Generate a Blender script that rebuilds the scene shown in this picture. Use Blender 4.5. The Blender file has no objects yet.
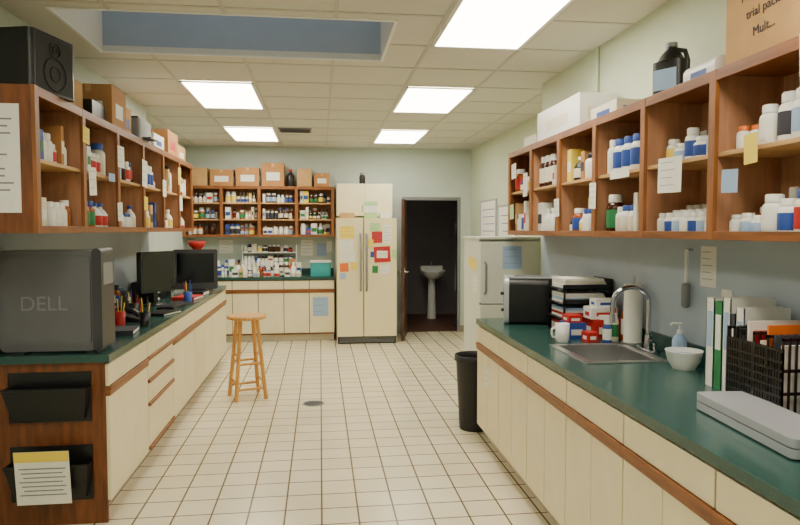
import bpy, math, random
from mathutils import Vector, Matrix
random.seed(11)
def lin(c):
    o=[]
    for v in c:
        v=v/255.0
        o.append(v/12.92 if v<=0.04045 else ((v+0.055)/1.055)**2.4)
    return (o[0],o[1],o[2],1)
def sock(b,*names):
    for n in names:
        if n in b.inputs: return b.inputs[n]
def mat(name,col,rough=.5,metal=0,var=.06,scale=8,bump=0,stretch=(1,1,1),emit=0,detail=3):
    m=bpy.data.materials.new(name); m.use_nodes=True
    nt=m.node_tree; b=nt.nodes['Principled BSDF']
    c=lin(col)
    b.inputs['Roughness'].default_value=rough; b.inputs['Metallic'].default_value=metal
    tc=nt.nodes.new('ShaderNodeTexCoord'); mp=nt.nodes.new('ShaderNodeMapping')
    mp.inputs['Scale'].default_value=stretch
    nt.links.new(tc.outputs['Object'],mp.inputs['Vector'])
    nz=nt.nodes.new('ShaderNodeTexNoise'); nz.inputs['Scale'].default_value=scale; nz.inputs['Detail'].default_value=detail
    nt.links.new(mp.outputs[0],nz.inputs['Vector'])
    rp=nt.nodes.new('ShaderNodeValToRGB')
    rp.color_ramp.elements[0].position=.3; rp.color_ramp.elements[1].position=.7
    d=tuple(v*(1-var*2) for v in c[:3])+(1,)
    hi=tuple(min(1,v*(1+var)) for v in c[:3])+(1,)
    rp.color_ramp.elements[0].color=d; rp.color_ramp.elements[1].color=hi
    nt.links.new(nz.outputs['Fac'],rp.inputs['Fac']); nt.links.new(rp.outputs[0],b.inputs['Base Color'])
    if bump:
        bp=nt.nodes.new('ShaderNodeBump'); bp.inputs['Strength'].default_value=bump; bp.inputs['Distance'].default_value=.01
        nt.links.new(nz.outputs['Fac'],bp.inputs['Height']); nt.links.new(bp.outputs[0],b.inputs['Normal'])
    if emit:
        sock(b,'Emission Color','Emission').default_value=c; b.inputs['Emission Strength'].default_value=emit
    return m
WALL=mat('wall_paint',(196,208,200),.7,var=.02,scale=3)
WALLR=mat('wall_paint_r',(206,216,190),.7,var=.02,scale=3)
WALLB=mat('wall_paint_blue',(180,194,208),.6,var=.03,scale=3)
CEIL=mat('ceiling_tile',(218,216,206),.9,var=.05,scale=90,bump=.2)
GRID=mat('ceiling_grid',(196,195,185),.5,var=.01)
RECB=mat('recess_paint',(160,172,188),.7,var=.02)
OAK=mat('oak',(150,92,44),.4,var=.2,scale=5,stretch=(9,9,1),detail=6)
OAKH=mat('oak_h',(140,84,40),.4,var=.2,scale=5,stretch=(1,1,9),detail=6)
OAKD=mat('oak_dark',(124,70,34),.4,var=.24,scale=4,stretch=(8,8,1),detail=6)
INNER=mat('cab_inner',(190,138,102),.6,var=.1,scale=5,stretch=(7,7,1))
SHELF=mat('shelf_edge',(206,162,106),.5,var=.1,scale=5,stretch=(1,1,8))
CREAM=mat('cream_laminate',(240,228,190),.4,var=.02)
TOE=mat('toe_tile',(215,205,180),.4,var=.03)
GREEN=mat('green_laminate',(48,84,78),.2,var=.14,scale=160)
WHITE=mat('white_plastic',(238,238,232),.35,var=.01)
OFFW=mat('offwhite',(226,220,198),.5,var=.02)
PAPER=mat('paper',(240,239,230),.8,var=.02,scale=30)
INK=mat('ink',(60,60,70),.8)
YEL=mat('yellow',(244,216,80),.7,var=.03)
LBLUE=mat('light_blue_paper',(160,188,222),.8,var=.03)
BLACK=mat('black_plastic',(22,22,24),.35,var=.05)
DGRAY=mat('dark_gray',(58,58,64),.42,var=.05)
PCG=mat('pc_gray',(108,108,114),.34,metal=.35,var=.03)
PCL=mat('pc_logo',(138,138,144),.4,metal=.3,var=.02)
GRAY=mat('gray',(130,132,136),.45,var=.03)
SILV=mat('silver_plastic',(186,190,198),.35,metal=.3,var=.02)
CHROME=mat('chrome',(190,190,196),.1,metal=1,var=.01)
STEEL=mat('steel',(200,200,200),.3,metal=1,var=.04,scale=20)
CARD=mat('cardboard',(182,130,78),.85,var=.05,scale=10)
CARDL=mat('cardboard_light',(202,160,106),.85,var=.05,scale=10)
AMBER=mat('amber',(160,80,20),.2,var=.05)
BROWNG=mat('brown_glass',(70,32,16),.15,var=.05)
BLUE=mat('blue',(40,76,160),.5,var=.03)
RED=mat('red',(190,32,30),.5,var=.03)
ORNG=mat('orange',(236,116,30),.5,var=.03)
GRN=mat('leaf_green',(40,126,74),.5,var=.03)
LGRN=mat('pale_green',(176,216,150),.7,var=.03)
TEAL=mat('teal',(50,166,172),.4,var=.03)
PINK=mat('pink',(228,140,150),.6,var=.03)
FRIDGE=mat('fridge_enamel',(238,226,182),.3,var=.01,bump=.02,scale=200)
FREEZ=mat('freezer_enamel',(214,220,206),.35,var=.02)
PINE=mat('stool_pine',(216,160,84),.4,var=.12,scale=6,stretch=(7,7,1),detail=5)
DOORB=mat('door_brown',(82,48,32),.45,var=.15,scale=5,stretch=(8,8,1))
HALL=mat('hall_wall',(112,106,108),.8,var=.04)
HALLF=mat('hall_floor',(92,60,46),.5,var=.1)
BASE=mat('baseboard_vinyl',(150,140,120),.5,var=.03)
LAMP=mat('lamp_lens',(255,246,226),.5,emit=16.5,var=0)
RECGLOW=mat('skylight_pane',(215,225,238),.5,emit=.8,var=0)  # emissive fill for the ceiling recess, not a real pane
HFILL=mat('hall_fill_glow',(240,236,230),.5,emit=1.6,var=0)  # emissive fill for the hallway, not a real fixture
SCREEN=mat('screen',(18,20,26),.12,var=.02)
RUB=mat('rubber_black',(28,28,30),.6,var=.05)

FLOOR=bpy.data.materials.new('floor_tile'); FLOOR.use_nodes=True
nt=FLOOR.node_tree; b=nt.nodes['Principled BSDF']
g=nt.nodes.new('ShaderNodeNewGeometry'); br=nt.nodes.new('ShaderNodeTexBrick')
br.offset=0; br.squash=1
br.inputs['Scale'].default_value=1; br.inputs['Brick Width'].default_value=.205; br.inputs['Row Height'].default_value=.205
br.inputs['Mortar Size'].default_value=.0055; br.inputs['Mortar Smooth'].default_value=.15; br.inputs['Bias'].default_value=0
br.inputs['Color1'].default_value=lin((242,233,204)); br.inputs['Color2'].default_value=lin((234,225,196)); br.inputs['Mortar'].default_value=lin((112,94,70))
nt.links.new(g.outputs['Position'],br.inputs['Vector'])
nz=nt.nodes.new('ShaderNodeTexNoise'); nz.inputs['Scale'].default_value=1.5; nz.inputs['Detail'].default_value=5
nt.links.new(g.outputs['Position'],nz.inputs['Vector'])
rp=nt.nodes.new('ShaderNodeValToRGB'); rp.color_ramp.elements[0].position=.3; rp.color_ramp.elements[1].position=.7
rp.color_ramp.elements[0].color=(.88,.86,.8,1); rp.color_ramp.elements[1].color=(1,1,1,1)
nt.links.new(nz.outputs['Fac'],rp.inputs['Fac'])
mx=nt.nodes.new('ShaderNodeMixRGB'); mx.blend_type='MULTIPLY'; mx.inputs[0].default_value=1
nt.links.new(br.outputs['Color'],mx.inputs[1]); nt.links.new(rp.outputs[0],mx.inputs[2])
nt.links.new(mx.outputs[0],b.inputs['Base Color']); b.inputs['Roughness'].default_value=.25
bp=nt.nodes.new('ShaderNodeBump'); bp.invert=True; bp.inputs['Strength'].default_value=.4; bp.inputs['Distance'].default_value=.003
nt.links.new(br.outputs['Fac'],bp.inputs['Height']); nt.links.new(bp.outputs[0],b.inputs['Normal'])

class MB:
    def __init__(s,name,T=None):
        s.name=name; s.v=[]; s.f=[]; s.m=[]; s.sm=[]; s.mats=[]; s.T=T or Matrix.Identity(4)
    def add(s,vs,fs,m,smooth=False):
        if m not in s.mats: s.mats.append(m)
        k=s.mats.index(m); o=len(s.v)
        s.v+=[tuple(s.T@Vector(p)) for p in vs]
        for f in fs:
            s.f.append([i+o for i in f]); s.m.append(k); s.sm.append(smooth)
    def box(s,x0,x1,y0,y1,z0,z1,m):
        x0,x1=sorted((x0,x1)); y0,y1=sorted((y0,y1)); z0,z1=sorted((z0,z1))
        s.add([(x0,y0,z0),(x1,y0,z0),(x1,y1,z0),(x0,y1,z0),(x0,y0,z1),(x1,y0,z1),(x1,y1,z1),(x0,y1,z1)],
              [(0,3,2,1),(4,5,6,7),(0,1,5,4),(1,2,6,5),(2,3,7,6),(3,0,4,7)],m)
    def rbox(s,x0,x1,y0,y1,z0,z1,r,m,axis='z',seg=4):
        if axis=='z': a0,a1,b0,b1,c0,c1=x0,x1,y0,y1,z0,z1
        elif axis=='y': a0,a1,b0,b1,c0,c1=x0,x1,z0,z1,y0,y1
        else: a0,a1,b0,b1,c0,c1=y0,y1,z0,z1,x0,x1
        pts=[]
        for cx,cy,st in ((a1-r,b1-r,0),(a0+r,b1-r,90),(a0+r,b0+r,180),(a1-r,b0+r,270)):
            for i in range(seg+1):
                t=math.radians(st+90*i/seg); pts.append((cx+r*math.cos(t),cy+r*math.sin(t)))
        n=len(pts)
        def P(a,b,c): return (a,b,c) if axis=='z' else ((a,c,b) if axis=='y' else (c,a,b))
        vs=[P(a,b_,c0) for a,b_ in pts]+[P(a,b_,c1) for a,b_ in pts]
        fs=[(i,(i+1)%n,n+(i+1)%n,n+i) for i in range(n)]
        s.add(vs,fs,m,True)
        s.add(vs,[tuple(range(n-1,-1,-1)),tuple(range(n,2*n))],m)
    def lathe(s,x,y,z,prof,m,seg=16,cap=True,smooth=True):
        vs=[];n=seg
        for r,h in prof:
            for i in range(n):
                t=2*math.pi*i/n; vs.append((x+r*math.cos(t),y+r*math.sin(t),z+h))
        fs=[]
        for k in range(len(prof)-1):
            for i in range(n):
                j=(i+1)%n; fs.append((k*n+i,k*n+j,(k+1)*n+j,(k+1)*n+i))
        s.add(vs,fs,m,smooth)
        if cap:
            s.add(vs[:n],[tuple(range(n-1,-1,-1))],m); s.add(vs[-n:],[tuple(range(n))],m)
    def cyl(s,x,y,z0,z1,r,m,r2=None,seg=16):
        s.lathe(x,y,z0,[(r,0),(r if r2 is None else r2,z1-z0)],m,seg)
    def tube(s,pts,r,m,seg=8,r2=None):
        pts=[Vector(p) for p in pts]; vs=[]; n=seg; N=len(pts)
        up=Vector((0,0,1)); prev=None
        for i,p in enumerate(pts):
            d=(pts[min(i+1,N-1)]-pts[max(i-1,0)]).normalized()
            if prev is None:
                a=d.cross(up)
                if a.length<.05: a=d.cross(Vector((0,1,0)))
            else: a=prev-d*prev.dot(d)
            a.normalize(); prev=a; b_=d.cross(a)
            rr=r if r2 is None else r+(r2-r)*i/(N-1)
            for k in range(n):
                t=2*math.pi*k/n; vs.append(tuple(p+a*rr*math.cos(t)+b_*rr*math.sin(t)))
        fs=[(k*n+i,(k)*n+(i+1)%n,(k+1)*n+(i+1)%n,(k+1)*n+i) for k in range(N-1) for i in range(n)]
        s.add(vs,fs,m,True)
        s.add(vs[:n],[tuple(range(n))],m); s.add(vs[-n:],[tuple(range(n))],m)
    def build(s,bevel=0,parent=None):
        xs=[p[0] for p in s.v]; ys=[p[1] for p in s.v]; zs=[p[2] for p in s.v]
        c=Vector(((min(xs)+max(xs))/2,(min(ys)+max(ys))/2,min(zs)))
        me=bpy.data.meshes.new(s.name)
        me.from_pydata([(p[0]-c.x,p[1]-c.y,p[2]-c.z) for p in s.v],[],s.f)
        for m in s.mats: me.materials.append(m)
        me.polygons.foreach_set('material_index',s.m); me.polygons.foreach_set('use_smooth',s.sm)
        me.update()
        o=bpy.data.objects.new(s.name,me); o.location=c
        bpy.context.collection.objects.link(o)
        if bevel:
            bv=o.modifiers.new('bevel','BEVEL'); bv.width=bevel; bv.segments=2; bv.limit_method='ANGLE'; bv.angle_limit=math.radians(50)
        if parent:
            o.parent=parent; o.matrix_parent_inverse=Matrix.Translation(parent.location).inverted()
        return o
def TR(x,y,z=0,deg=0):
    return Matrix.Translation((x,y,z))@Matrix.Rotation(math.radians(deg),4,'Z')
def text(name,s,size,M4,m,parent):
    cu=bpy.data.curves.new(name,'FONT'); cu.body=s; cu.size=size; cu.extrude=.0008; cu.align_x='CENTER'; cu.align_y='CENTER'
    o=bpy.data.objects.new(name+'_tmp',cu); bpy.context.collection.objects.link(o)
    dg=bpy.context.evaluated_depsgraph_get(); me=bpy.data.meshes.new_from_object(o.evaluated_get(dg))
    bpy.data.objects.remove(o)
    me.transform(M4); me.materials.clear(); me.materials.append(m)
    q=bpy.data.objects.new(name,me); bpy.context.collection.objects.link(q)
    q.parent=parent; q.matrix_parent_inverse=Matrix.Translation(parent.location).inverted()
    return q
def face_m(x,y,z,facing,roll=0):
    return Matrix.Translation((x,y,z))@Matrix.Rotation(math.radians(facing),4,'Z')@Matrix.Rotation(math.radians(90),4,'X')@Matrix.Rotation(math.radians(roll),4,'Z')

CZ=2.85; YB=10.0; YF=-1.5
XL=-1.76; XR=1.9; XL2=-1.97; XR2=2.35; YJL=7.0; YJR=5.45
# ---------- room
o=MB('floor'); o.box(XL2-.1,XR2+.1,YF-.1,YB+.05,-.06,0,FLOOR); o.build()
c=MB('ceiling')
RX0,RX1,RY0,RY1=-1.5,.45,3.93,4.83
c.box(XL2-.1,RX0,YF-.1,YB+.1,CZ,CZ+.04,CEIL); c.box(RX1,XR2+.1,YF-.1,YB+.1,CZ,CZ+.04,CEIL)
c.box(RX0,RX1,YF-.1,RY0,CZ,CZ+.04,CEIL); c.box(RX0,RX1,RY1,YB+.1,CZ,CZ+.04,CEIL)
c.box(RX0-.03,RX0,RY0-.03,RY1+.03,CZ+.04,CZ+.75,CEIL); c.box(RX1,RX1+.03,RY0-.03,RY1+.03,CZ+.04,CZ+.75,CEIL)
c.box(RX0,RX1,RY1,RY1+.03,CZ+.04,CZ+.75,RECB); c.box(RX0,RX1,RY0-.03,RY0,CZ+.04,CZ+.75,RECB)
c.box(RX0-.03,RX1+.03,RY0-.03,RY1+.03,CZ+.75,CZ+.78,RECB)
c.build()
s=MB('recess_fill_panel'); s.box(RX0+.05,RX1-.05,RY0+.05,RY1-.05,CZ+.735,CZ+.748,RECGLOW); s.build()  # added glowing panel, brightens the inside of the recess
gr=MB('ceiling_grid')
for k in range(-3,6):
    x=.10+.64*k-.012
    if x<XL2 or x>XR2-.02: continue
    if RX0-.02<x<RX1+.01: segs=[(YF,RY0-.012),(RY1+.012,YB)]
    else: segs=[(YF,YB)]
    for a,b_ in segs:
        lo,hi=a,b_
        if x<XL: lo=max(a,YJL)
        if x+.024>XR: lo=max(lo,YJR)
        gr.box(x,x+.024,lo,hi,CZ-.005,CZ,GRID)
y=3.2-.612*7
while y<YB:
    lo=XL if y<YJL else XL2; hi=XR if y<YJR else XR2
    if RY0-.02<y<RY1: lo=RX1+.012
    if y>YF: gr.box(lo,hi,y-.012,y+.012,CZ-.0045,CZ,GRID)
    y+=.612
for (a,b_,p,q) in ((RX0-.02,RX1+.02,RY0-.02,RY0),(RX0-.02,RX1+.02,RY1,RY1+.02),(RX0-.02,RX0,RY0,RY1),(RX1,RX1+.02,RY0,RY1)):
    gr.box(a,b_,p,q,CZ-.008,CZ,WHITE)
gr.build()
w=MB('wall_left'); w.box(XL-.3,XL,YF,YJL,0,CZ,WALL); w.box(XL2-.1,XL2,YJL,YB,0,CZ,WALL); w.build()
w=MB('wall_right'); w.box(XR,XR+.6,YF,YJR,0,CZ,WALLR); w.box(XR2,XR2+.1,YJR,YB,0,CZ,WALLR); w.build()
w=MB('wall_front'); w.box(XL2-.2,XR2+.2,YF-.1,YF,0,CZ,WALL); w.build()
DX0,DX1,DZ=1.31,2.13,2.06
w=MB('wall_back'); w.box(XL2-.1,DX0,YB,YB+.1,0,CZ,WALL); w.box(DX1,XR2+.1,YB,YB+.1,0,CZ,WALL); w.box(DX0,DX1,YB,YB+.1,DZ,CZ,WALL); w.build()
w=MB('trim_1'); 
w.box(DX0-.05,DX0,YB-.015,YB+.1,0,DZ+.05,GRAY); w.box(DX1,DX1+.05,YB-.015,YB+.1,0,DZ+.05,GRAY); w.box(DX0,DX1,YB-.015,YB+.1,DZ,DZ+.05,GRAY); w.build(.003)
for nm,bx in (('baseboard_back',(DX1+.05,XR2,YB-.012,YB)),('baseboard_right',(XR2-.012,XR2,YJR,YB)) ):
    w=MB(nm); w.box(*bx,0,.1,BASE); w.build()
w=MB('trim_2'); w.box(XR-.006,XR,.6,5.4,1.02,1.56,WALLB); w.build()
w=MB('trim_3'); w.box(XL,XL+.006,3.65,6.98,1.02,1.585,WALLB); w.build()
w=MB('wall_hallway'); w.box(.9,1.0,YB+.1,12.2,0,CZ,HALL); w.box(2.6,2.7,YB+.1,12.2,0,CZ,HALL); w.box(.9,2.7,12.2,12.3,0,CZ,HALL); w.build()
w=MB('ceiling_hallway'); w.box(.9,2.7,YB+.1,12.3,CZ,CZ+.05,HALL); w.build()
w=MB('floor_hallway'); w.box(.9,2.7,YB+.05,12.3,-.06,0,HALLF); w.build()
w=MB('hall_fill_light'); w.box(1.3,1.6,10.5,11.3,CZ-.02,CZ-.001,HFILL); w.box(1.28,1.62,10.48,10.5,CZ-.04,CZ-.001,WHITE); w.box(1.28,1.62,11.3,11.32,CZ-.04,CZ-.001,WHITE); w.build()  # added out-of-view fill light that lifts the dark hallway
s=MB('pedestal_sink',TR(2.0,11.7)); s.lathe(0,-.24,.72,[(.06,0),(.16,.05),(.22,.14),(.23,.16),(.2,.16),(.14,.06)],WHITE,20); s.box(-.2,.2,-.12,0,.8,.95,WHITE); s.cyl(0,-.12,0,.76,.08,WHITE,.06); s.tube([(0,-.06,.95),(0,-.06,1.06),(0,-.14,1.06),(0,-.16,1.02)],.012,CHROME); s.build()
s=MB('coat_rack',TR(2.36,10.65)); 
s.cyl(0,0,0,.03,.16,DGRAY); s.cyl(0,0,.03,1.85,.015,DGRAY)
s.lathe(0,0,.6,[(.13,0),(.125,.3),(.1,.7),(.13,1.1),(.06,1.2),(.02,1.24)],LBLUE,14); s.tube([(0,-.12,1.7),(0,-.17,1.4),(0,-.16,1.05)],.045,LBLUE); s.build()
d=MB('door_1',Matrix.Translation((DX0+.01,YB-.03,0))@Matrix.Rotation(math.radians(180+79),4,'Z'))
d.box(0,.8,-.02,.02,.01,2.04,DOORB)
for sgn in (-1,1):
    d.tube([(.73,sgn*.02,1.0),(.73,sgn*.07,1.0),(.62,sgn*.075,1.0)],.012,CHROME); d.box(.70,.76,sgn*.02,sgn*.026,.93,1.07,CHROME)
d.build(.003)
for (x0,y0) in ((-1.17,5.67),(-1.17,8.12),(.75,3.21),(.75,5.67),(.75,8.12),(.75,.75),(-1.17,.75)):  # last two are unseen, added as fill for daylight from behind the camera
    l=MB('hall_fill_light'); x1=x0+.62; y1=y0+1.2
    l.box(x0,x1,y0,y0+.025,CZ-.014,CZ-.006,WHITE); l.box(x0,x1,y1-.025,y1,CZ-.014,CZ-.006,WHITE); l.box(x0,x0+.025,y0,y1,CZ-.014,CZ-.006,WHITE); l.box(x1-.025,x1,y0,y1,CZ-.014,CZ-.006,WHITE)
    l.box(x0+.02,x1-.02,y0+.02,y1-.02,CZ-.011,CZ-.006,LAMP); l.build()
v=MB('ceiling_vent'); v.box(-.5,-.1,8.1,8.4,CZ-.02,CZ-.006,GRAY)
for i in range(6): v.box(-.48,-.12,8.12+i*.045,8.14+i*.045,CZ-.026,CZ-.02,DGRAY)
v.build()
v=MB('floor_drain'); v.cyl(-.07,5.98,0,.004,.1,GRAY,seg=24)
for i in range(-3,4): 
    L=math.sqrt(.0081-(i*.024)**2)*.95; v.box(-.07-L,-.07+L,5.98+i*.024-.005,5.98+i*.024+.005,.003,.0055,DGRAY)
v.build()

# ---------- base cabinets
CT=.93
def base_cab(name,T,L,D,units,sink=None,end0=None,oh=.03,oh0=0,spl=True):
    o=MB(name,T)
    o.box(0.01,L-.01,.07,D,0,.1,TOE)
    o.box(0,L,0,.02,.1,.89,OAKD); o.box(0,.02,.02,D,.1 if not end0 else 0,.89,OAKD); o.box(L-.02,L,.02,D,.1,.89,OAKD)
    if end0: o.box(0,.02,0,.02,0,.1,OAKD)
    o.box(.02,L-.02,.02,D,.1,.12,OAKD)
    if sink:
        a,b_,p,q=sink
        for bx in ((-oh0,a,-oh,D),(b_,L,-oh,D),(a,b_,-oh,p),(a,b_,q,D)): o.box(*bx,.89,CT,GREEN)
    else: o.box(-oh0,L,-oh,D,.89,CT,GREEN)
    x=0; g=.005
    for wd,kind in units:
        x1=x+wd
        if kind in('door','single'):
            h=wd/2
            o.box(x+g,x1-g,-.018,0,.755,.875,CREAM); o.box(x,x1,-.03,0,.728,.752,OAKH)
            if kind=='door': o.box(x+g,x+h-g/2,-.018,0,.125,.7,CREAM); o.box(x+h+g/2,x1-g,-.018,0,.125,.7,CREAM)
            else: o.box(x+g,x1-g,-.018,0,.125,.7,CREAM)
            o.box(x,x1,-.026,0,.702,.728,OAKH)
        else:
            zz=[.875,.728,.575,.42,.125]
            for i in range(4):
                o.box(x+g,x1-g,-.018,0,zz[i+1]+.028,zz[i],CREAM); o.box(x+g*2,x1-g*2,-.03,0,zz[i+1]+.004,zz[i+1]+.027,OAKH)
        x=x1
    o.build(.002)
    s=MB('trim_backsplash',T); s.box(0,L,D-.02,D-.001,CT,CT+.09,GREEN); s.build(.002)
TRIGHT=TR(1.2,4.8,0,-90); TLEFT=TR(-1.16,3.65,0,90); TBACK=TR(-1.95,9.4,0,0)
SK=(1.2,1.7,.14,.54)
base_cab('sink_base_cabinet',TRIGHT,4.2,XR-1.2-.001,[(.6,'door')]*7,sink=SK)
base_cab('desk_base_cabinet',TLEFT,4.4,-1.161-XL,[(.8,'single'),(.75,'drawer'),(.9,'door'),(.95,'door'),(1.0,'door')],end0=True,oh0=.025)
base_cab('storage_base_cabinet',TBACK,2.15,.595,[(.35,'single'),(.36,'single'),(.36,'single'),(.36,'single'),(.36,'single'),(.36,'single')])
s=MB('kitchen_sink',TRIGHT)
a,b_,p,q=SK
for bx in ((a-.02,a+.02,p-.02,q+.02),(b_-.02,b_+.02,p-.02,q+.02),(a,b_,p-.02,p+.02),(a,b_,q-.02,q+.02)): s.box(*bx,CT,CT+.006,STEEL)
e=.02
s.box(a+e,b_-e,p+e,q-e,.76,.765,STEEL)
for bx in ((a+.005,a+e,p+.005,q-.005),(b_-e,b_-.005,p+.005,q-.005),(a+e,b_-e,p+.005,p+e),(a+e,b_-e,q-e,q-.005)): s.box(*bx,.76,CT+.002,STEEL)
s.cyl((a+b_)/2,(p+q)/2,.765,.768,.04,DGRAY); s.build(.002)
f=MB('kitchen_faucet'); fx,fy=1.80,3.38
f.rbox(fx-.03,fx+.03,fy-.1,fy+.1,CT,CT+.018,.028,CHROME)
f.cyl(fx,fy,CT+.018,CT+.09,.022,CHROME,.018)
arc=[(fx,fy,CT+.08),(fx,fy,CT+.27)]
for i in range(1,13):
    t=math.pi*i/12; arc.append((fx-.1*(1-math.cos(t)),fy+.02*i/12,CT+.27+.085*math.sin(t)))
arc.append((fx-.202,fy+.02,CT+.19)); f.tube(arc,.013,CHROME,10)
f.cyl(fx-.202,fy+.02,CT+.16,CT+.2,.017,CHROME)
f.tube([(fx,fy-.07,CT+.018),(fx,fy-.07,CT+.06),(fx-.05,fy-.1,CT+.075)],.009,CHROME); f.build()

# ---------- open cabinets
def bottle(o,x,y,z,r,h,body,capm,label=None,kind=0,seg=12):
    if kind==0:
        ch=h*.2
        o.lathe(x,y,z,[(r*.95,0),(r,h*.03),(r,h*.66),(r*.92,h*.73),(r*.7,h*.79),(r*.66,h*.8)],body,seg)
        o.lathe(x,y,z+h*.8,[(r*.76,0),(r*.76,ch*.85),(r*.68,ch)],capm,seg)
    else:
        o.lathe(x,y,z,[(r*.95,0),(r,h*.03),(r,h*.55),(r*.75,h*.68),(r*.34,h*.8),(r*.32,h*.86)],body,seg)
        o.lathe(x,y,z+h*.86,[(r*.42,0),(r*.42,h*.13),(r*.36,h*.14)],capm,seg)
    if label: o.lathe(x,y,z,[(r*1.015,h*.14),(r*1.02,h*.15),(r*1.02,h*(.5 if kind else .6)),(r*1.015,h*(.51 if kind else .61))],label,seg,cap=False)
LABS=[None,PAPER,PAPER,LBLUE,BLUE,YEL,None,PAPER,GRN,RED,INK,OFFW]
BODY=[WHITE,WHITE,WHITE,WHITE,OFFW,WHITE,AMBER,BROWNG,OFFW]
CAPS=[WHITE,WHITE,WHITE,WHITE,BLACK,BLUE]
BOXM=[WHITE,WHITE,PAPER,OFFW,BLUE,YEL,CARDL,RED,OFFW,WHITE,OFFW,CARD]
def fill(o,x0,x1,y0,y1,z,hmax,dens=.97,dark=0,pb=.75,big=1.0):
    rows=[y1-.055,y0+.05] if y1-y0>.2 else [(y0+y1)/2]
    for ri,ry in enumerate(rows):
        x=x0+.003
        while x<x1-.03:
            if random.random()>dens: x+=random.uniform(.03,.08); continue
            t=random.random()
            if t<pb:
                r=random.choice([.02,.024,.028,.032,.038])*big; h=min(hmax*.93,r*random.uniform(3.2,5))
                if ri==0: h=hmax*random.uniform(.6,.93)
                if x+2*r>x1: break
                bd=random.choice(BODY) if random.random()>dark else random.choice([BROWNG,AMBER,BROWNG,BLACK])
                n=random.choice([1,1,2,3]); cp=random.choice(CAPS); lb=random.choice(LABS); kd=1 if random.random()<.22 else 0
                dy=random.uniform(-.01,.01)
                for _ in range(n):
                    if x+2*r>x1: break
                    bottle(o,x+r,ry+dy,z,r,h,bd,cp,lb,kind=kd); x+=2*r+random.uniform(.001,.008)
            else:
                w_=random.uniform(.03,.09); h=random.uniform(.55,.95)*hmax
                if x+w_>x1: break
                m_=random.choice(BOXM)
                o.box(x,x+w_,ry-.04,ry+.04,z,z+h,m_)
                o.box(x+.006,x+w_-.006,ry-.0415,ry-.04,z+h*.3,z+h*.62,random.choice([PAPER,BLUE,RED,GRN,INK]))
                x+=w_+random.uniform(.002,.01)
def open_cab(name,T,n,pitch,D,z0,z1,shelves,fw=.045):
    o=MB(name,T); L=n*pitch
    o.box(0,L,D-.012,D,z0,z1,INNER)
    o.box(0,L,0,D-.012,z1-.02,z1,OAKH); o.box(0,L,0,D-.012,z0,z0+.02,OAKH)
    o.box(-.012,.012,0,D,z0,z1,OAKD)
    o.box(L-.012,L+.012,0,D,z0,z1,OAKD)
    for i in range(1,n): o.box(i*pitch-.009,i*pitch+.009,.0,D-.012,z0+.02,z1-.02,INNER)
    for i in range(n+1):
        xx=i*pitch
        a=xx-fw/2 if 0<i<n else (0-.012 if i==0 else L-fw+.012)
        o.box(a,a+fw,-.018,0,z0,z1,OAK)
    for i in range(n):
        a=i*pitch+fw/2 if i else fw-.012; b_=(i+1)*pitch-fw/2 if i<n-1 else L-fw+.012
        o.box(a,b_,-.017,0,z1-.045,z1,OAKH); o.box(a,b_,-.017,0,z0,z0+.035,OAKH)
        for sh in shelves: o.box(i*pitch+.009,(i+1)*pitch-.009 if i<n-1 else L-.012,.004,D-.012,sh-.009,sh+.009,SHELF)
    return o.build(.0015)
RT=TR(1.598,5.36,0,-90); RZ0,RZ1,RSH=1.56,2.245,1.905
open_cab('open_medicine_cabinet',RT,7,.574,.301,RZ0,RZ1,[RSH])
LT=TR(-1.318,3.22,0,90); LZ0,LZ1=1.585,2.27; LSH=[1.93]
LD=-1.319-XL
open_cab('open_storage_cabinet',LT,6,.62,LD,LZ0,LZ1,LSH)
BT=TR(-1.955,9.69); BZ0,BZ1=1.5,2.24
open_cab('open_supply_shelf',BT,4,.538,.305,BZ0,BZ1,[1.75,1.99])
o=MB('medicine_bottles',LT)
for i in range(6):
    fill(o,i*.62+.045,(i+1)*.62-.04,.02,.27,1.606,.28,big=1.3,dark=.08); fill(o,i*.62+.045,(i+1)*.62-.04,.02,.27,1.94,.27,big=1.3,dark=.08)
o.build()
o=MB('reagent_bottles',BT)
for i in range(4):
    for z_,d_ in ((1.521,.9),(1.76,.9),(2.0,.9)): fill(o,i*.538+.045,(i+1)*.538-.04,.03,.28,z_,.19,d_,dark=.3,big=1.15)
o.build()
o=MB('pill_bottles',RT)
for i in range(0,4):
    fill(o,i*.574+.045,(i+1)*.574-.04,.02,.27,1.581,.27,dark=.25,big=1.3,pb=.7); fill(o,i*.574+.045,(i+1)*.574-.04,.02,.27,1.915,.25,dark=.35,big=1.25)
U=4*.574; x=U+.05
for k in range(7):
    bottle(o,x+.03,.06,1.581,.03,.1,WHITE,WHITE,BLUE if k%3==1 else (LBLUE if k%3 else PAPER)); bottle(o,x+.03,.13,1.581,.03,.115,WHITE,WHITE,LBLUE); bottle(o,x+.03,.2,1.581,.03,.14,WHITE if k%2 else AMBER,WHITE,PAPER); x+=.066
for k,(xx,rr,hh,lb) in enumerate(((.09,.035,.12,YEL),(.17,.04,.09,LBLUE),(.25,.035,.15,BLUE),(.34,.045,.1,BLUE),(.43,.04,.13,LBLUE),(.5,.03,.1,GRN))):
    bottle(o,U+xx,.1,1.915,rr,hh,WHITE,WHITE,lb)
o.box(U+.28,U+.42,.17,.27,1.915,2.09,BLUE); o.box(U+.1,U+.24,.17,.27,1.915,2.06,WHITE); 
x=5*.574
bottle(o,x+.08,.07,1.915,.027,.095,WHITE,ORNG,PAPER,seg=18); bottle(o,x+.145,.08,1.915,.027,.09,WHITE,ORNG,PAPER,seg=18)
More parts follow.
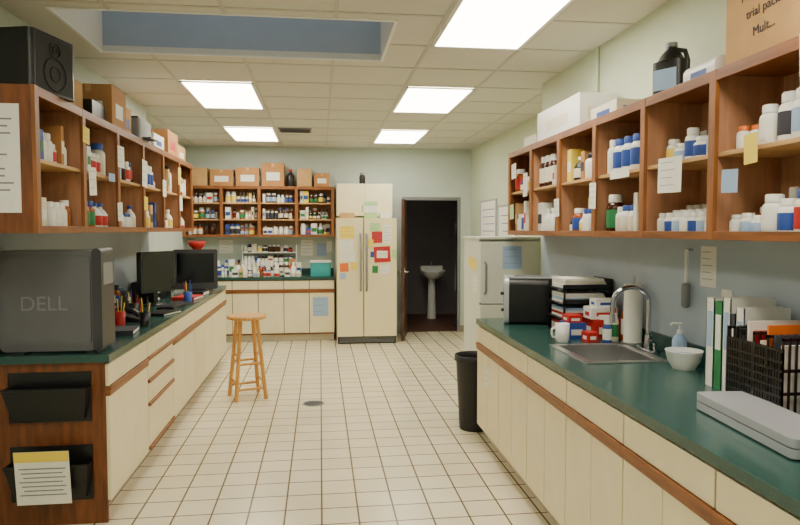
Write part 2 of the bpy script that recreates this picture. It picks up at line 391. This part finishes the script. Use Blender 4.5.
for (dx,dy,r,h,lb) in ((.23,.07,.036,.15,PAPER),(.315,.09,.043,.18,INK),(.41,.07,.042,.175,LBLUE),(.505,.1,.04,.18,PAPER),(.27,.2,.04,.21,PAPER),(.37,.22,.04,.21,WHITE),(.47,.22,.04,.21,OFFW)):
    bottle(o,x+dx,dy,1.915,r,h,WHITE,WHITE,lb,seg=20)
for (dx,dy,r,h,bd,cp,lb) in ((.07,.06,.03,.08,WHITE,WHITE,PAPER),(.135,.06,.03,.085,WHITE,WHITE,LBLUE),(.2,.06,.03,.075,WHITE,WHITE,LBLUE),(.28,.06,.042,.15,WHITE,WHITE,PAPER),(.36,.13,.038,.19,WHITE,RED,PAPER),(.375,.045,.036,.13,WHITE,WHITE,BLUE),(.45,.05,.036,.16,OFFW,BLUE,RED),(.51,.12,.042,.22,BROWNG,WHITE,RED),(.1,.16,.03,.11,AMBER,WHITE,PAPER),(.17,.16,.03,.12,WHITE,WHITE,GRN),(.24,.18,.035,.18,WHITE,WHITE,LBLUE),(.46,.21,.036,.23,BROWNG,BLACK,PAPER)):
    bottle(o,x+dx,dy,1.581,r,h,bd,cp,lb,seg=20)
x=6*.574
for z_ in (1.581,1.915): fill(o,x+.045,x+.53,.03,.275,z_,.22)
o.build()

def paper(T,x,z,w_,h,m,y=-.0195,lines=4,rot=0,name='paper_note'):
    o=MB(name,T@Matrix.Translation((x,y,z))@Matrix.Rotation(math.radians(rot),4,'Y'))
    o.box(-w_/2,w_/2,-.0015,0,-h/2,h/2,m)
    if lines:
        for i in range(lines):
            zz=h*.36-i*h*.75/max(1,lines-.5); ww=w_*random.uniform(.25,.42)
            o.box(-w_*.4,-w_*.4+2*ww,-.0021,-.0015,zz-h*.008,zz+h*.008,GRAY)
    return o.build()
def rx(Y): return 5.36-Y
for (Y,z,w_,h,m_,y_,n) in ((2.8,1.85,.2,.16,PAPER,-.0195,4),(2.24,1.9,.075,.11,YEL,-.0195,0),(2.36,1.79,.1,.09,LBLUE,-.0195,0),(1.97,2.12,.06,.26,PAPER,-.0195,6),(3.64,1.8,.09,.15,PAPER,-.0195,4),(4.9,1.95,.1,.18,PAPER,-.0195,4),(3.3,1.9,.22,.05,PAPER,-.0195,0),(4.22,1.75,.09,.12,PAPER,-.0195,3),(5.2,2.08,.12,.12,PAPER,-.0195,3),(5.25,1.75,.1,.12,LGRN,-.0195,2)):
    paper(RT,rx(Y),z,w_,h,m_,y=y_,lines=n,rot=random.uniform(-4,4))
for (Y,z,w_,h,m_) in ((3.86,2.13,.1,.09,YEL),(3.95,1.88,.12,.16,PAPER),(4.5,2.08,.14,.14,PAPER),(5.08,2.02,.14,.2,PAPER),(5.1,1.8,.1,.1,YEL),(5.7,1.95,.12,.14,PAPER),(4.3,1.93,.12,.05,LBLUE),(6.3,2.1,.12,.16,YEL),(6.35,1.85,.12,.14,PAPER),(4.46,1.72,.1,.12,PAPER)):
    paper(LT,Y-3.22,z,w_,h,m_,lines=3,y=-.0195,rot=random.uniform(-4,4))
paper(TR(0,3.2075),-1.5,1.93,.26,.5,PAPER,y=0,lines=12,name='paper_schedule')
def pocket(z0,z1,x0,x1):
    T=TR(0,3.65); o=MB('file_pocket',T)
    o.box(x0,x1,-.008,-.001,z0,z1,BLACK)
    zt=z0+(z1-z0)*.72
    vs=[(x0+.03,-.03,z0+.02),(x1-.03,-.03,z0+.02),(x1,-.085,zt),(x0,-.085,zt),(x0+.03,-.035,z0+.02),(x1-.03,-.035,z0+.02),(x1,-.092,zt),(x0,-.092,zt)]
    o.add(vs,[(0,1,2,3),(4,5,6,7),(0,1,5,4),(1,2,6,5),(2,3,7,6),(3,0,4,7)],BLACK)
    o.add([(x0+.03,-.005,z0+.02),(x1-.03,-.005,z0+.02),(x1-.03,-.035,z0+.02),(x0+.03,-.035,z0+.02)],[(0,1,2,3)],BLACK)
    for xx,xb in ((x0,x0+.03),(x1,x1-.03)):
        o.add([(xb,-.005,z0+.02),(xx,-.005,zt),(xx,-.09,zt),(xb,-.033,z0+.02)],[(0,1,2,3)],BLACK)
    o.tube([(x0,-.09,zt),(x1,-.09,zt)],.006,BLACK)
    return o.build()
pocket(.57,.84,-1.65,-1.23)
pocket(.14,.44,-1.65,-1.23)
fl=MB('brochure',TR(.0,3.65,.02)); X0,X1=-1.58,-1.31
fl.add([(X0,-.1,.14),(X1,-.1,.14),(X1,-.13,.43),(X0,-.13,.43),(X0,-.096,.14),(X1,-.096,.14),(X1,-.126,.43),(X0,-.126,.43)],[(0,1,2,3),(7,6,5,4),(0,4,5,1),(1,5,6,2),(2,6,7,3),(3,7,4,0)],PAPER)
def slab_line(z,x0,x1,h,m):
    f=lambda zz:-.1-(zz-.14)/.29*.03-.002
    fl.add([(x0,f(z),z),(x1,f(z),z),(x1,f(z+h),z+h),(x0,f(z+h),z+h)],[(0,1,2,3)],m)
slab_line(.375,X0,X1,.055,YEL)
for i in range(7): slab_line(.335-i*.024,X0+.02+.01*(i%3),X1-.02-.015*(i%2),.006,GRAY)
fl.build()
# desktop computer
o=MB('desktop_computer')
o.rbox(-1.71,-1.22,3.70,3.9,CT+.012,1.49,.03,PCG,axis='y',seg=6)
o.rbox(-1.23,-1.18,3.69,3.91,CT+.012,1.50,.022,DGRAY,axis='y',seg=5)
o.rbox(-1.69,-1.24,3.692,3.70,CT+.05,1.455,.02,PCG,axis='y')
for x in (-1.62,-1.24): o.box(x-.03,x+.03,3.7,3.9,CT,CT+.014,BLACK)
o.box(-1.1795,-1.1775,3.72,3.88,1.3,1.42,GRAY)
pc=o.build(.002)
text('logo','DELL',.11,face_m(-1.48,3.6915,1.2,0),PCL,pc)
T=TR(-1.45,3.5,LZ1,-14)
o=MB('loudspeaker',T); o.rbox(-.15,.15,-.17,.17,0,.29,.03,BLACK); 
for (zz,r) in ((.1,.085),(.22,.04)):
    for s_ in (1,.45):
        pts=[(.152,math.cos(t)*r*s_,zz+math.sin(t)*r*.95*s_) for t in [2*math.pi*i/16 for i in range(17)]]
        o.tube(pts,.006,RUB,6)
o.box(.15,.1515,-.14,.14,.01,.27,RUB)
o.build(.003)
def carton(name,x0,x1,y0,y1,z0,h,m,deg=0,lab=None):
    cx,cy=(x0+x1)/2,(y0+y1)/2; o=MB(name,TR(cx,cy,z0,deg)); a=(x1-x0)/2; b_=(y1-y0)/2
    o.box(-a,a,-b_,b_,0,h,m)
    if m in (CARD,CARDL):
        o.box(-a*.12,a*.12,-b_-.0008,b_+.0008,h*.82,h+.0008,SHELF)
        o.box(-a-.001,a+.001,-.001,.001,h,h+.001,INK)
    if lab:
        o.box(-a*.6,a*.6,-b_-.001,-b_,h*.25,h*.6,lab); o.box(-a-.001,-a,-b_*.5,b_*.5,h*.25,h*.6,lab); o.box(a,a+.001,-b_*.5,b_*.5,h*.25,h*.6,lab)
    return o.build(.002)
carton('cardboard_box',-1.66,-1.4,3.85,4.12,LZ1,.2,CARDL)
carton('cardboard_box',-1.62,-1.36,4.16,4.4,LZ1,.12,BLACK)
carton('cardboard_box',-1.62,-1.33,4.44,4.75,LZ1,.27,CARD,lab=PAPER)
carton('cardboard_box',-1.6,-1.36,4.78,4.98,LZ1,.2,CARDL,lab=BLUE)
carton('cardboard_box',-1.6,-1.33,5.5,5.85,LZ1,.12,WHITE,lab=BLUE)
carton('cardboard_box',-1.6,-1.33,6.0,6.4,LZ1,.22,CARD,lab=RED)
carton('cardboard_box',-1.6,-1.35,6.5,6.85,LZ1,.15,CARDL,lab=PAPER)
o=MB('desktop_printer',TR(-1.46,5.22,LZ1)); o.rbox(-.13,.14,-.17,.17,0,.16,.02,GRAY); o.box(.14,.2,-.1,.1,.02,.03,DGRAY); 
o.add([(-.12,-.14,.16),(-.12,.14,.16),(-.15,.14,.36),(-.15,-.14,.36),(-.1,-.14,.16),(-.1,.14,.16),(-.13,.14,.36),(-.13,-.14,.36)],[(0,1,2,3),(4,5,6,7),(0,3,7,4),(1,5,6,2),(2,6,7,3)],BLACK); o.box(-.06,.12,-.13,.13,.16,.18,BLACK); o.build(.003)

def monitor(x,y,deg,w_,h,zoff=.1,name='computer_monitor'):
    o=MB(name,TR(x,y,CT,deg)); o.lathe(0,.02,0,[(.1,0),(.1,.01),(.03,.025)],BLACK,20); o.box(-.025,.025,.01,.035,.02,.2,BLACK)
    o.rbox(-w_/2,w_/2,-.03,.02,zoff,zoff+h,.012,BLACK,axis='y'); o.box(-w_/2+.02,w_/2-.02,-.0315,-.03,zoff+.03,zoff+h-.02,SCREEN); return o.build()
monitor(-1.45,6.0,60,.42,.36,.12)
o=MB('crt_monitor',TR(-1.36,7.35,CT,10)); o.lathe(0,.05,0,[(.12,0),(.12,.015),(.06,.05)],DGRAY,20); o.rbox(-.23,.23,-.12,-.02,.03,.46,.02,DGRAY,axis='y'); o.box(-.19,.19,-.122,-.12,.1,.42,SCREEN)
o.add([(-.2,-.02,.07),(.2,-.02,.07),(.2,-.02,.44),(-.2,-.02,.44),(-.12,.25,.12),(.12,.25,.12),(.12,.25,.36),(-.12,.25,.36)],[(0,1,5,4),(1,2,6,5),(2,3,7,6),(3,0,4,7),(4,5,6,7)],DGRAY); o.build(.003)
o=MB('red_bowl',TR(-1.33,7.28,CT+.459)); o.lathe(0,0,0,[(.04,0),(.08,.04),(.1,.09),(.095,.09),(.07,.04),(.001,.012)],RED,22); o.build()
o=MB('computer_tower',TR(-1.62,6.75,CT,0)); o.rbox(-.09,.09,-.2,.2,0,.42,.015,BLACK); o.box(.09,.092,-.08,.08,.05,.3,DGRAY); o.build(.002)
o=MB('keyboard',TR(-1.26,5.85,CT,80)); o.box(-.21,.21,-.07,.07,0,.018,BLACK)
for r in range(5):
    for k in range(14): o.box(-.2+k*.0285,-.2+k*.0285+.023,-.06+r*.025,-.04+r*.025,.018,.024,DGRAY)
o.build()
o=MB('microscope',TR(-1.5,4.5,CT,60)); o.rbox(-.09,.09,-.13,.1,0,.035,.03,BLACK); o.tube([(0,.07,.03),(0,.09,.15),(0,.08,.28),(0,.0,.34)],.025,DGRAY); o.box(-.07,.07,-.09,.04,.14,.155,BLACK); o.cyl(0,-.03,.19,.33,.022,GRAY,.028); o.tube([(0,-.02,.32),(0,-.1,.4)],.025,BLACK); o.cyl(0,-.03,.155,.19,.01,CHROME); o.build(.002)
o=MB('telephone',TR(-1.4,5.0,CT,80)); o.add([(-.09,-.11,0),(.09,-.11,0),(.09,.1,0),(-.09,.1,0),(-.09,-.11,.02),(.09,-.11,.02),(.09,.1,.07),(-.09,.1,.07)],[(0,3,2,1),(4,5,6,7),(0,1,5,4),(1,2,6,5),(2,3,7,6),(3,0,4,7)],BLACK)
o.tube([(-.06,-.1,.045),(-.065,-.06,.075),(-.065,.04,.095),(-.06,.08,.08)],.02,BLACK)
for r in range(4):
    for k in range(3): o.box(.0+k*.025,.017+k*.025,-.08+r*.028,-.062+r*.028,.03+.0065*r,.04+.0068*r,GRAY)
o.build(.002)
for (x,y,deg,w_,d_,h,m) in ((-1.25,5.36,70,.26,.18,.02,BLACK),(-1.28,4.4,95,.24,.17,.03,INK),(-1.28,6.5,80,.28,.22,.03,RED),(-1.27,6.9,85,.25,.2,.04,BLACK),(-1.33,7.85,85,.3,.22,.02,INK)):
    o=MB('book',TR(x,y,CT,deg)); o.box(-w_/2,w_/2,-d_/2,d_/2,0,.004,m); o.box(-w_/2+.004,w_/2-.006,-d_/2+.005,d_/2-.005,.004,h-.004,PAPER); o.box(-w_/2,w_/2,-d_/2,d_/2,h-.004,h,m); o.box(-w_/2,-w_/2+.004,-d_/2,d_/2,0,h,m); o.build()
for (x,y,m) in ((-1.4,4.74,RED),(-1.22,6.2,BLUE),(-1.46,5.3,BLACK),(-1.22,4.7,BLACK)):
    o=MB('pen_cup',TR(x,y,CT)); o.lathe(0,0,0,[(.035,0),(.04,.1),(.036,.1),(.032,.005)],m,16)
    for k in range(6):
        t=k*1.1; o.tube([(.012*math.cos(t),.012*math.sin(t),.006),(.036*math.cos(t),.036*math.sin(t),.16+.01*k)],.004,random.choice([BLUE,RED,BLACK,YEL]),6)
    o.build()
for (x,y,n) in ((-1.62,5.15,4),(-1.64,4.8,4),(-1.64,5.58,5)):
    o=MB('supply_bottles',TR(x,y,CT)); 
    for k in range(n): bottle(o,(k%2)*.075-.03,k*.055-.1,0,.028,.14+.04*(k%3),random.choice([WHITE,AMBER,BLUE,BLACK]),random.choice(CAPS),random.choice(LABS))
    o.build()
o=MB('desk_lamp',TR(-1.55,4.15,CT)); o.lathe(0,0,0,[(.08,0),(.08,.012),(.02,.03)],BLACK,20); o.tube([(0,0,.02),(0,.02,.2),(.03,.02,.34),(.1,0,.4),(.16,-.02,.36)],.01,BLACK); o.lathe(.17,-.02,.28,[(.07,0),(.05,.05),(.02,.09)],DGRAY,18); o.build()
o=MB('letter_tray',TR(-1.62,6.33,CT,90))
for k in range(3): o.box(-.13,.13,-.1,.1,k*.07,k*.07+.006,DGRAY); o.box(-.13,.13,.095,.1,k*.07,k*.07+.05,DGRAY); o.box(-.11,.11,-.09,.08,k*.07+.006,k*.07+.025,PAPER)
for xx in (-.13,.124): o.box(xx,xx+.006,-.1,.1,0,.19,DGRAY)
o.build()

# stool
o=MB('wooden_stool',TR(-.7,6.3,0,20))
H=.79
o.lathe(0,0,H-.035,[(.165,0),(.185,.008),(.185,.028),(.175,.035)],PINE,28)
L4=[]
for k in range(4):
    t=math.radians(45+90*k); a=(.11*math.cos(t),.11*math.sin(t),H-.035); b_=(.2*math.cos(t),.2*math.sin(t),0.0)
    o.tube([a,b_],.019,PINE,10); L4.append((Vector(a),Vector(b_)))
for k in range(4):
    A,B=L4[k],L4[(k+1)%4]
    for f_ in ((.45,.78) if k%2 else (.55,.86)):
        o.tube([A[0].lerp(A[1],f_),B[0].lerp(B[1],f_)],.012,PINE,8)
o.build()

# refrigerator
o=MB('refrigerator'); X0,X1,YF_,YK=.23,1.07,9.05,9.95
o.box(X0,X1,YF_+.08,YK,.02,1.77,FRIDGE); o.box(X0+.01,X1-.01,YF_+.05,YF_+.08,0,.1,BLACK)
for i in range(5): o.box(X0+.03,X1-.03,YF_+.044,YF_+.05,.02+i*.016,.028+i*.016,GRAY)
xm=.60
o.rbox(X0,xm-.004,YF_,YF_+.07,.11,1.765,.02,FRIDGE,axis='z'); o.rbox(xm+.004,X1,YF_,YF_+.07,.11,1.765,.02,FRIDGE,axis='z')
o.box(X0+.01,X1-.01,YF_+.07,YF_+.08,.12,1.76,GRAY)
for hx in (xm-.04,xm+.04):
    o.tube([(hx,YF_,.75),(hx,YF_-.045,.8),(hx,YF_-.045,1.5),(hx,YF_,1.55)],.014,GRAY,8)
fr=o.build(.002)
TF=TR(0,YF_)
for k,(x,z,w_,h,m,n) in enumerate(((.37,1.57,.2,.17,YEL,3),(.36,1.39,.19,.13,PAPER,4),(.38,1.24,.2,.14,PAPER,5),(.33,1.08,.12,.12,ORNG,2),(.46,1.1,.09,.1,YEL,0),(.31,.96,.08,.08,LBLUE,0),(.76,1.64,.14,.12,LGRN,2),(.79,1.5,.15,.16,RED,4),(.93,1.54,.13,.26,PAPER,6),(.86,1.26,.23,.22,RED,3),(.86,1.26,.15,.1,PAPER,3),(.7,1.42,.07,.1,YEL,0),(.72,1.26,.05,.08,BLUE,0),(.9,1.05,.14,.12,PAPER,2),(.76,1.05,.08,.1,GRN,0),(1.03,1.27,.06,.12,LGRN,0))):
    paper(TF,x,z,w_,h,m,y=-.0005-.0003*k,lines=n,rot=random.uniform(-4,4))
o=MB('upper_cabinet'); o.box(.24,1.05,9.45,9.99,1.8,2.27,OFFW); o.box(.245,.642,9.43,9.45,1.81,2.26,CREAM); o.box(.648,1.045,9.43,9.45,1.81,2.26,CREAM); 
for hx in (.61,.68): o.tube([(hx,9.43,1.86),(hx,9.41,1.87),(hx,9.41,1.95),(hx,9.43,1.96)],.006,CHROME,6)
o.build(.003)
o=MB('paper_bag'); o.box(.62,.8,9.12,9.24,1.77,2.0,LGRN); o.box(.615,.805,9.115,9.12,1.84,1.94,PAPER)
o.tube([(.66,9.12,2.0),(.68,9.12,2.07),(.74,9.12,2.07),(.76,9.12,2.0)],.005,WHITE,6); o.build()
for i,(x0,w_,m) in enumerate(((.28,.2,CARDL),(.84,.16,WHITE))): carton('snack_carton',x0,x0+w_,9.12,9.36,1.77,.07,m)
o=MB('thermos_bottle'); bottle(o,.62,9.6,2.27,.045,.17,BLACK,GRAY,None); o.build()
for (x0,x1,h,m) in ((-1.9,-1.62,.26,CARDL),(-1.58,-1.25,.24,CARD),(-1.21,-.88,.27,CARD),(-.84,-.52,.34,CARD),(-.33,-.12,.26,CARDL),(-.08,.14,.2,CARD)):
    carton('moving_box',x0,x1,9.72,9.97,BZ1,h,m,lab=PAPER if m is CARD else None)
o=MB('dark_jug'); bottle(o,-.43,9.8,BZ1,.06,.26,BLACK,RED,None,kind=1,seg=16); o.build()
o=MB('counter_supplies',TR(-1.0,9.5,CT)); 
fill(o,-.6,.8,.0,.22,0,.26,.97,dark=.25,big=1.15,pb=.55); o.T=TR(-1.0,9.42,CT); fill(o,-.55,.75,0,.08,0,.12,.75,dark=.1,pb=.4,big=.9); o.build()
o=MB('storage_bin'); o.rbox(-.14,.15,9.46,9.7,CT,CT+.2,.02,TEAL); o.box(-.15,.16,9.45,9.71,CT+.2,CT+.225,WHITE); o.build(.003)
o=MB('supply_rack'); 
for z_ in (CT+.01,CT+.17,CT+.33): o.box(-1.15,-.35,9.82,9.96,z_,z_+.012,WHITE)
for x_ in (-1.15,-.36): o.box(x_,x_+.01,9.82,9.96,CT,CT+.45,WHITE)
o.T=TR(-1.13,9.83,CT+.182); fill(o,0,.75,.0,.12,0,.13,.95,dark=.2); o.T=TR(-1.13,9.83,CT+.342); fill(o,0,.75,.0,.12,0,.13,.95,dark=.2); o.build()
TW=TR(0,YB)
for (x,z,w_,h,m) in ((-.2,1.33,.18,.24,PAPER),(.02,1.3,.14,.2,LBLUE),(.14,1.35,.08,.16,PAPER),(-1.4,1.35,.2,.2,PAPER)): paper(TW,x,z,w_,h,m,y=-.001)
paper(TR(0,9.4),-.0,.5,.22,.28,LBLUE,y=-.0195,lines=3)
paper(TRIGHT,.3,.55,.12,.14,PAPER,y=-.0195,lines=3)
# freezer
o=MB('upright_freezer'); o.box(1.38,1.97,5.56,6.15,.03,1.52,FREEZ); o.rbox(1.38,1.97,5.5,5.55,.1,.95,.015,FREEZ,axis='y'); o.rbox(1.38,1.97,5.5,5.55,.96,1.5,.015,FREEZ,axis='y'); o.box(1.39,1.96,5.55,5.56,.1,1.5,GRAY)
o.box(1.37,1.98,5.49,6.16,1.52,1.54,FREEZ)
for x in (1.42,1.92):
    for y_ in (5.6,6.1): o.cyl(x,y_,0,.03,.02,BLACK)
o.tube([(1.42,5.5,1.05),(1.42,5.46,1.07),(1.42,5.46,1.3),(1.42,5.5,1.32)],.01,GRAY); o.build(.003)
paper(TR(0,5.5),1.66,1.36,.17,.2,LBLUE,y=-.0005,lines=3)
paper(TR(1.38,5.8,0,-90),0,1.3,.3,.1,YEL,y=-.0005,lines=1,rot=6)
paper(TR(1.38,5.8,0,-90),.1,1.12,.16,.14,PAPER,y=-.0005,lines=3)
o=MB('trash_can'); o.lathe(1.23,5.08,0,[(.12,0),(.15,.55),(.162,.56),(.162,.6),(.15,.6),(.145,.56),(.115,.02)],RUB,24,cap=False); o.lathe(1.23,5.08,0,[(.118,.0),(.118,.02)],RUB,24); o.build()
for (y0,y1,z0,z1) in ((8.5,9.3,1.25,2.0),(7.6,8.35,1.1,1.9)):
    o=MB('whiteboard'); XW=XR2-.001; o.box(XW-.015,XW,y0,y1,z0,z1,PAPER)
    for bx in ((y0-.02,y0,z0-.02,z1+.02),(y1,y1+.02,z0-.02,z1+.02),(y0,y1,z1,z1+.02),(y0,y1,z0-.02,z0)): o.box(XW-.022,XW,*bx,SILV)
    for k in range(5): o.box(XW-.0165,XW-.015,y0+.06,y1-.1-.05*(k%3),z1-.12-k*.1,z1-.11-k*.1,BLUE)
    o.build()
o=MB('light_switch'); o.box(XR2-.009,XR2-.001,9.6,9.68,1.15,1.27,WHITE); o.box(XR2-.014,XR2-.009,9.63,9.65,1.19,1.23,WHITE); o.build()
# right counter
o=MB('toaster',TR(1.52,4.54,CT,-14)); W_=.17
o.rbox(-W_,W_,-.135,.135,.0,.33,.05,BLACK,axis='x',seg=6); o.rbox(-W_-.03,-W_,-.14,.14,.0,.34,.055,SILV,axis='x',seg=6); o.rbox(W_,W_+.022,-.14,.14,.0,.34,.055,SILV,axis='x',seg=6)
o.rbox(-W_,W_,-.1,.1,.31,.338,.01,SILV)
for y_ in (-.045,.045): o.box(-.13,.13,y_-.015,y_+.015,.335,.3395,BLACK)
o.box(-W_-.055,-W_-.03,-.02,.02,.2,.22,BLACK); o.cyl(-W_-.038,.0,.08,.1,.012,BLACK); o.box(-W_-.032,-W_-.0305,-.01,.01,.1,.25,BLACK); o.build(.002)
o=MB('paper_tray_stack'); 
for k in range(4):
    z_=CT+k*.095; 
    o.box(1.54,1.87,3.98,4.26,z_,z_+.008,BLACK); o.box(1.54,1.87,3.98,3.99,z_,z_+.035,BLACK); o.box(1.54,1.87,4.25,4.26,z_,z_+.05,BLACK); o.box(1.86,1.87,3.98,4.26,z_,z_+.07,BLACK)
    if k<3:
        for xx,yy in ((1.55,3.985),(1.55,4.255),(1.86,3.985),(1.86,4.255)): o.box(xx-.006,xx+.006,yy-.005,yy+.005,z_,z_+.095,BLACK)
    for j in range(4): o.box(1.56,1.85-.01*j,4.0,4.24,z_+.009+.016*j,z_+.023+.016*j,[PAPER,OFFW,PAPER,RED,PAPER,LBLUE,WHITE][(k*2+j)%7])
o.build()
carton('supply_box',1.66,1.85,3.79,3.93,CT,.12,RED,0,lab=PAPER)
carton('syringe_box',1.65,1.82,3.8,3.92,CT+.121,.07,WHITE,0,lab=RED)
carton('test_kit_box',1.69,1.82,3.82,3.92,CT+.192,.05,WHITE,0,lab=BLUE)
carton('glove_box',1.5,1.62,3.8,3.93,CT,.1,BLUE,0,lab=PAPER)
carton('bandage_box',1.51,1.6,3.81,3.92,CT+.101,.045,RED,0,lab=PAPER)
carton('swab_box',1.575,1.64,3.68,3.76,CT,.06,RED,8,lab=PAPER)
o=MB('coffee_mug',TR(1.44,3.73,CT)); o.lathe(0,0,0,[(.034,0),(.04,.01),(.042,.11),(.038,.11),(.034,.012),(0.001,.01)],WHITE,20); o.tube([(-.038,0,.085),(-.064,0,.08),(-.068,0,.05),(-.06,0,.03),(-.037,0,.025)],.006,WHITE,8); o.build()
o=MB('paper_towel_roll',TR(1.82,3.6,CT)); o.cyl(0,0,0,.012,.065,STEEL,seg=24); o.lathe(0,0,.014,[(.053,0),(.053,.34)],PAPER,24); o.cyl(0,0,.354,.39,.008,STEEL); o.cyl(0,0,.39,.405,.014,STEEL); o.build()
o=MB('spray_bottle',TR(1.69,3.66,CT)); bottle(o,0,0,0,.026,.14,BLUE,WHITE,PAPER); o.box(-.05,.02,-.01,.01,.14,.165,WHITE); o.build()
o=MB('cleaning_bottles',TR(1.84,3.73,CT)); 
bottle(o,0,0,0,.028,.26,AMBER,BLACK,PAPER,kind=1); bottle(o,-.075,-.01,0,.024,.2,OFFW,RED,GRN,kind=1)
o.build()
o=MB('soap_dispenser',TR(1.82,3.1,CT)); o.lathe(0,0,0,[(.03,0),(.036,.01),(.036,.11),(.02,.135),(.012,.14)],LBLUE,18); o.cyl(0,0,.14,.16,.014,WHITE); o.cyl(0,0,.16,.19,.005,WHITE); o.tube([(.01,0,.193),(-.04,0,.195),(-.05,0,.185)],.007,WHITE,8); o.build()
o=MB('mixing_bowl',TR(1.745,2.93,CT)); o.lathe(0,0,0,[(.05,0),(.075,.04),(.085,.085),(.088,.09),(.082,.087),(.07,.04),(.04,.008),(.001,.008)],WHITE,26); o.lathe(0,0,.05,[(.072,0),(.06,.02),(.001,.03)],LBLUE,20); o.build()
o=MB('electrical_outlet'); o.box(XR-.014,XR-.0065,2.78,2.86,1.2,1.32,WHITE); 
for z_ in (1.235,1.28): o.box(XR-.017,XR-.014,2.8,2.84,z_-.012,z_+.012,OFFW)
o.build(.002)
paper(TR(XR-.0065,2.98,0,-90),0,1.42,.13,.2,PAPER,y=-.0005,lines=5)
o=MB('hanging_brush'); o.tube([(1.86,3.12,1.5),(1.86,3.12,1.32)],.008,WHITE); o.lathe(1.86,3.12,1.2,[(.01,0),(.022,.01),(.022,.12),(.01,.13)],GRAY,12); o.tube([(1.893,3.12,1.5),(1.86,3.12,1.5)],.006,CHROME); o.build()
yy=2.62
for (th,h,m,nm) in ((.055,.38,WHITE,'ring_binder'),(.055,.37,GRN,'ring_binder'),(.05,.39,WHITE,'ring_binder'),(.03,.33,INK,'hardcover_book'),(.05,.36,WHITE,'ring_binder')):
    o=MB(nm); y1=yy; y0=yy-th; xs=1.66
    o.box(xs,xs+.2,y0,y0+.004,CT,CT+h,m); o.box(xs,xs+.2,y1-.004,y1,CT,CT+h,m); o.box(xs,xs+.004,y0,y1,CT,CT+h,m); o.box(xs+.006,xs+.19,y0+.006,y1-.006,CT+.004,CT+h-.01,PAPER)
    o.box(xs-.001,xs,y0+.01,y1-.01,CT+h*.45,CT+h*.85,LBLUE if m is WHITE else PAPER); o.build(); yy=y0-.003
o=MB('desk_file_organizer'); ox0,ox1,oy0,oy1=1.57,1.86,2.03,2.34
o.box(ox0,ox1,oy0,oy1,CT,CT+.01,BLACK)
for k in range(5):
    y_=oy0+k*(oy1-oy0-.008)/4; h=.3
    for bz in (.02,.1,.18,h-.012): o.box(ox0,ox1,y_,y_+.008,CT+bz,CT+bz+.01,BLACK)
    for j in range(12): 
        x_=ox0+j*(ox1-ox0-.006)/11; o.box(x_,x_+.005,y_,y_+.008,CT,CT+h,BLACK)
for j in range(22):
    y_=oy0+j*(oy1-oy0-.005)/21; o.box(ox0,ox0+.006,y_,y_+.007,CT,CT+.26,BLACK)
for z_ in (.03,.06,.09,.12,.15,.18,.21,.25): o.box(ox0-.001,ox0+.006,oy0,oy1,CT+z_,CT+z_+.007,BLACK)
cols=[PAPER,INK,ORNG,PAPER,RED,PAPER,INK,BLACK]
for k in range(8): o.box(ox0+.015,ox1-.01,oy0+.02+k*.036,oy0+.03+k*.036,CT+.01,CT+.27+.03*(k%3),cols[k])
o.build()
carton('tea_box',1.64,1.86,1.78,1.98,CT,.32,RED,0,lab=YEL)
o=MB('closed_laptop',TR(1.47,2.03,CT,-4)); o.rbox(-.095,.095,-.34,.22,0.006,.034,.02,SILV); o.rbox(-.095,.095,-.34,.22,.038,.065,.02,SILV); o.box(-.085,.085,-.33,.21,.034,.038,DGRAY); o.box(-.08,.08,-.25,-.23,0,.006,BLACK); o.box(-.08,.08,.18,.2,0,.006,BLACK); o.build(.002)
cb=carton('cardboard_box',1.64,1.88,2.02,2.5,RZ1,.32,CARDL)
for i,(t,s_) in enumerate((('Marshall Dog',.05),('trial packs',.05),('Mult...',.05))):
    text('handwriting_%d'%(i+1),t,s_,face_m(1.639-.001,2.27,RZ1+.26-i*.075,-90,3),INK,cb)
o=MB('detergent_jug',TR(1.7,3.02,RZ1,-60)); o.rbox(-.085,.085,-.055,.055,0,.17,.045,BLACK); o.lathe(0,0,.17,[(.065,0),(.05,.03),(.026,.06),(.026,.07)],BLACK,18); o.cyl(0,0,.24,.26,.028,GRAY); o.box(-.06,.06,-.057,-.055,.03,.13,LBLUE)
o.tube([(.02,0,.225),(.07,0,.21),(.085,0,.16),(.078,0,.1)],.012,BLACK,8); o.build(.002)
o=MB('plastic_wrap_pack',TR(1.74,2.74,RZ1)); o.rbox(-.07,.07,-.12,.12,0,.1,.035,WHITE,axis='y'); o.box(-.0715,-.07,-.06,.06,.03,.06,BLUE); o.build(.003)
carton('shipping_box',1.62,1.87,3.95,4.75,RZ1,.22,WHITE,0,lab=OFFW)
carton('small_carton',1.65,1.85,3.5,3.85,RZ1,.09,OFFW,lab=BLUE)
carton('small_carton',1.66,1.86,4.9,5.2,RZ1,.1,OFFW)
o=MB('electrical_conduit'); o.tube([(XR-.016,4.3,RZ1+.01),(XR-.016,4.3,CZ-.01)],.014,WALLR,8); o.build()
cam=bpy.data.cameras.new('camera'); cam.lens=29.25; cam.sensor_width=36
co=bpy.data.objects.new('camera',cam); bpy.context.collection.objects.link(co)
co.location=(0,0,1.6); co.rotation_euler=(math.radians(90-2.86),0,math.radians(-7.0)); cam.clip_start=.05
bpy.context.scene.camera=co
wd=bpy.data.worlds.new('world'); bpy.context.scene.world=wd; wd.use_nodes=True
wd.node_tree.nodes['Background'].inputs[0].default_value=(.5,.55,.6,1); wd.node_tree.nodes['Background'].inputs[1].default_value=.3
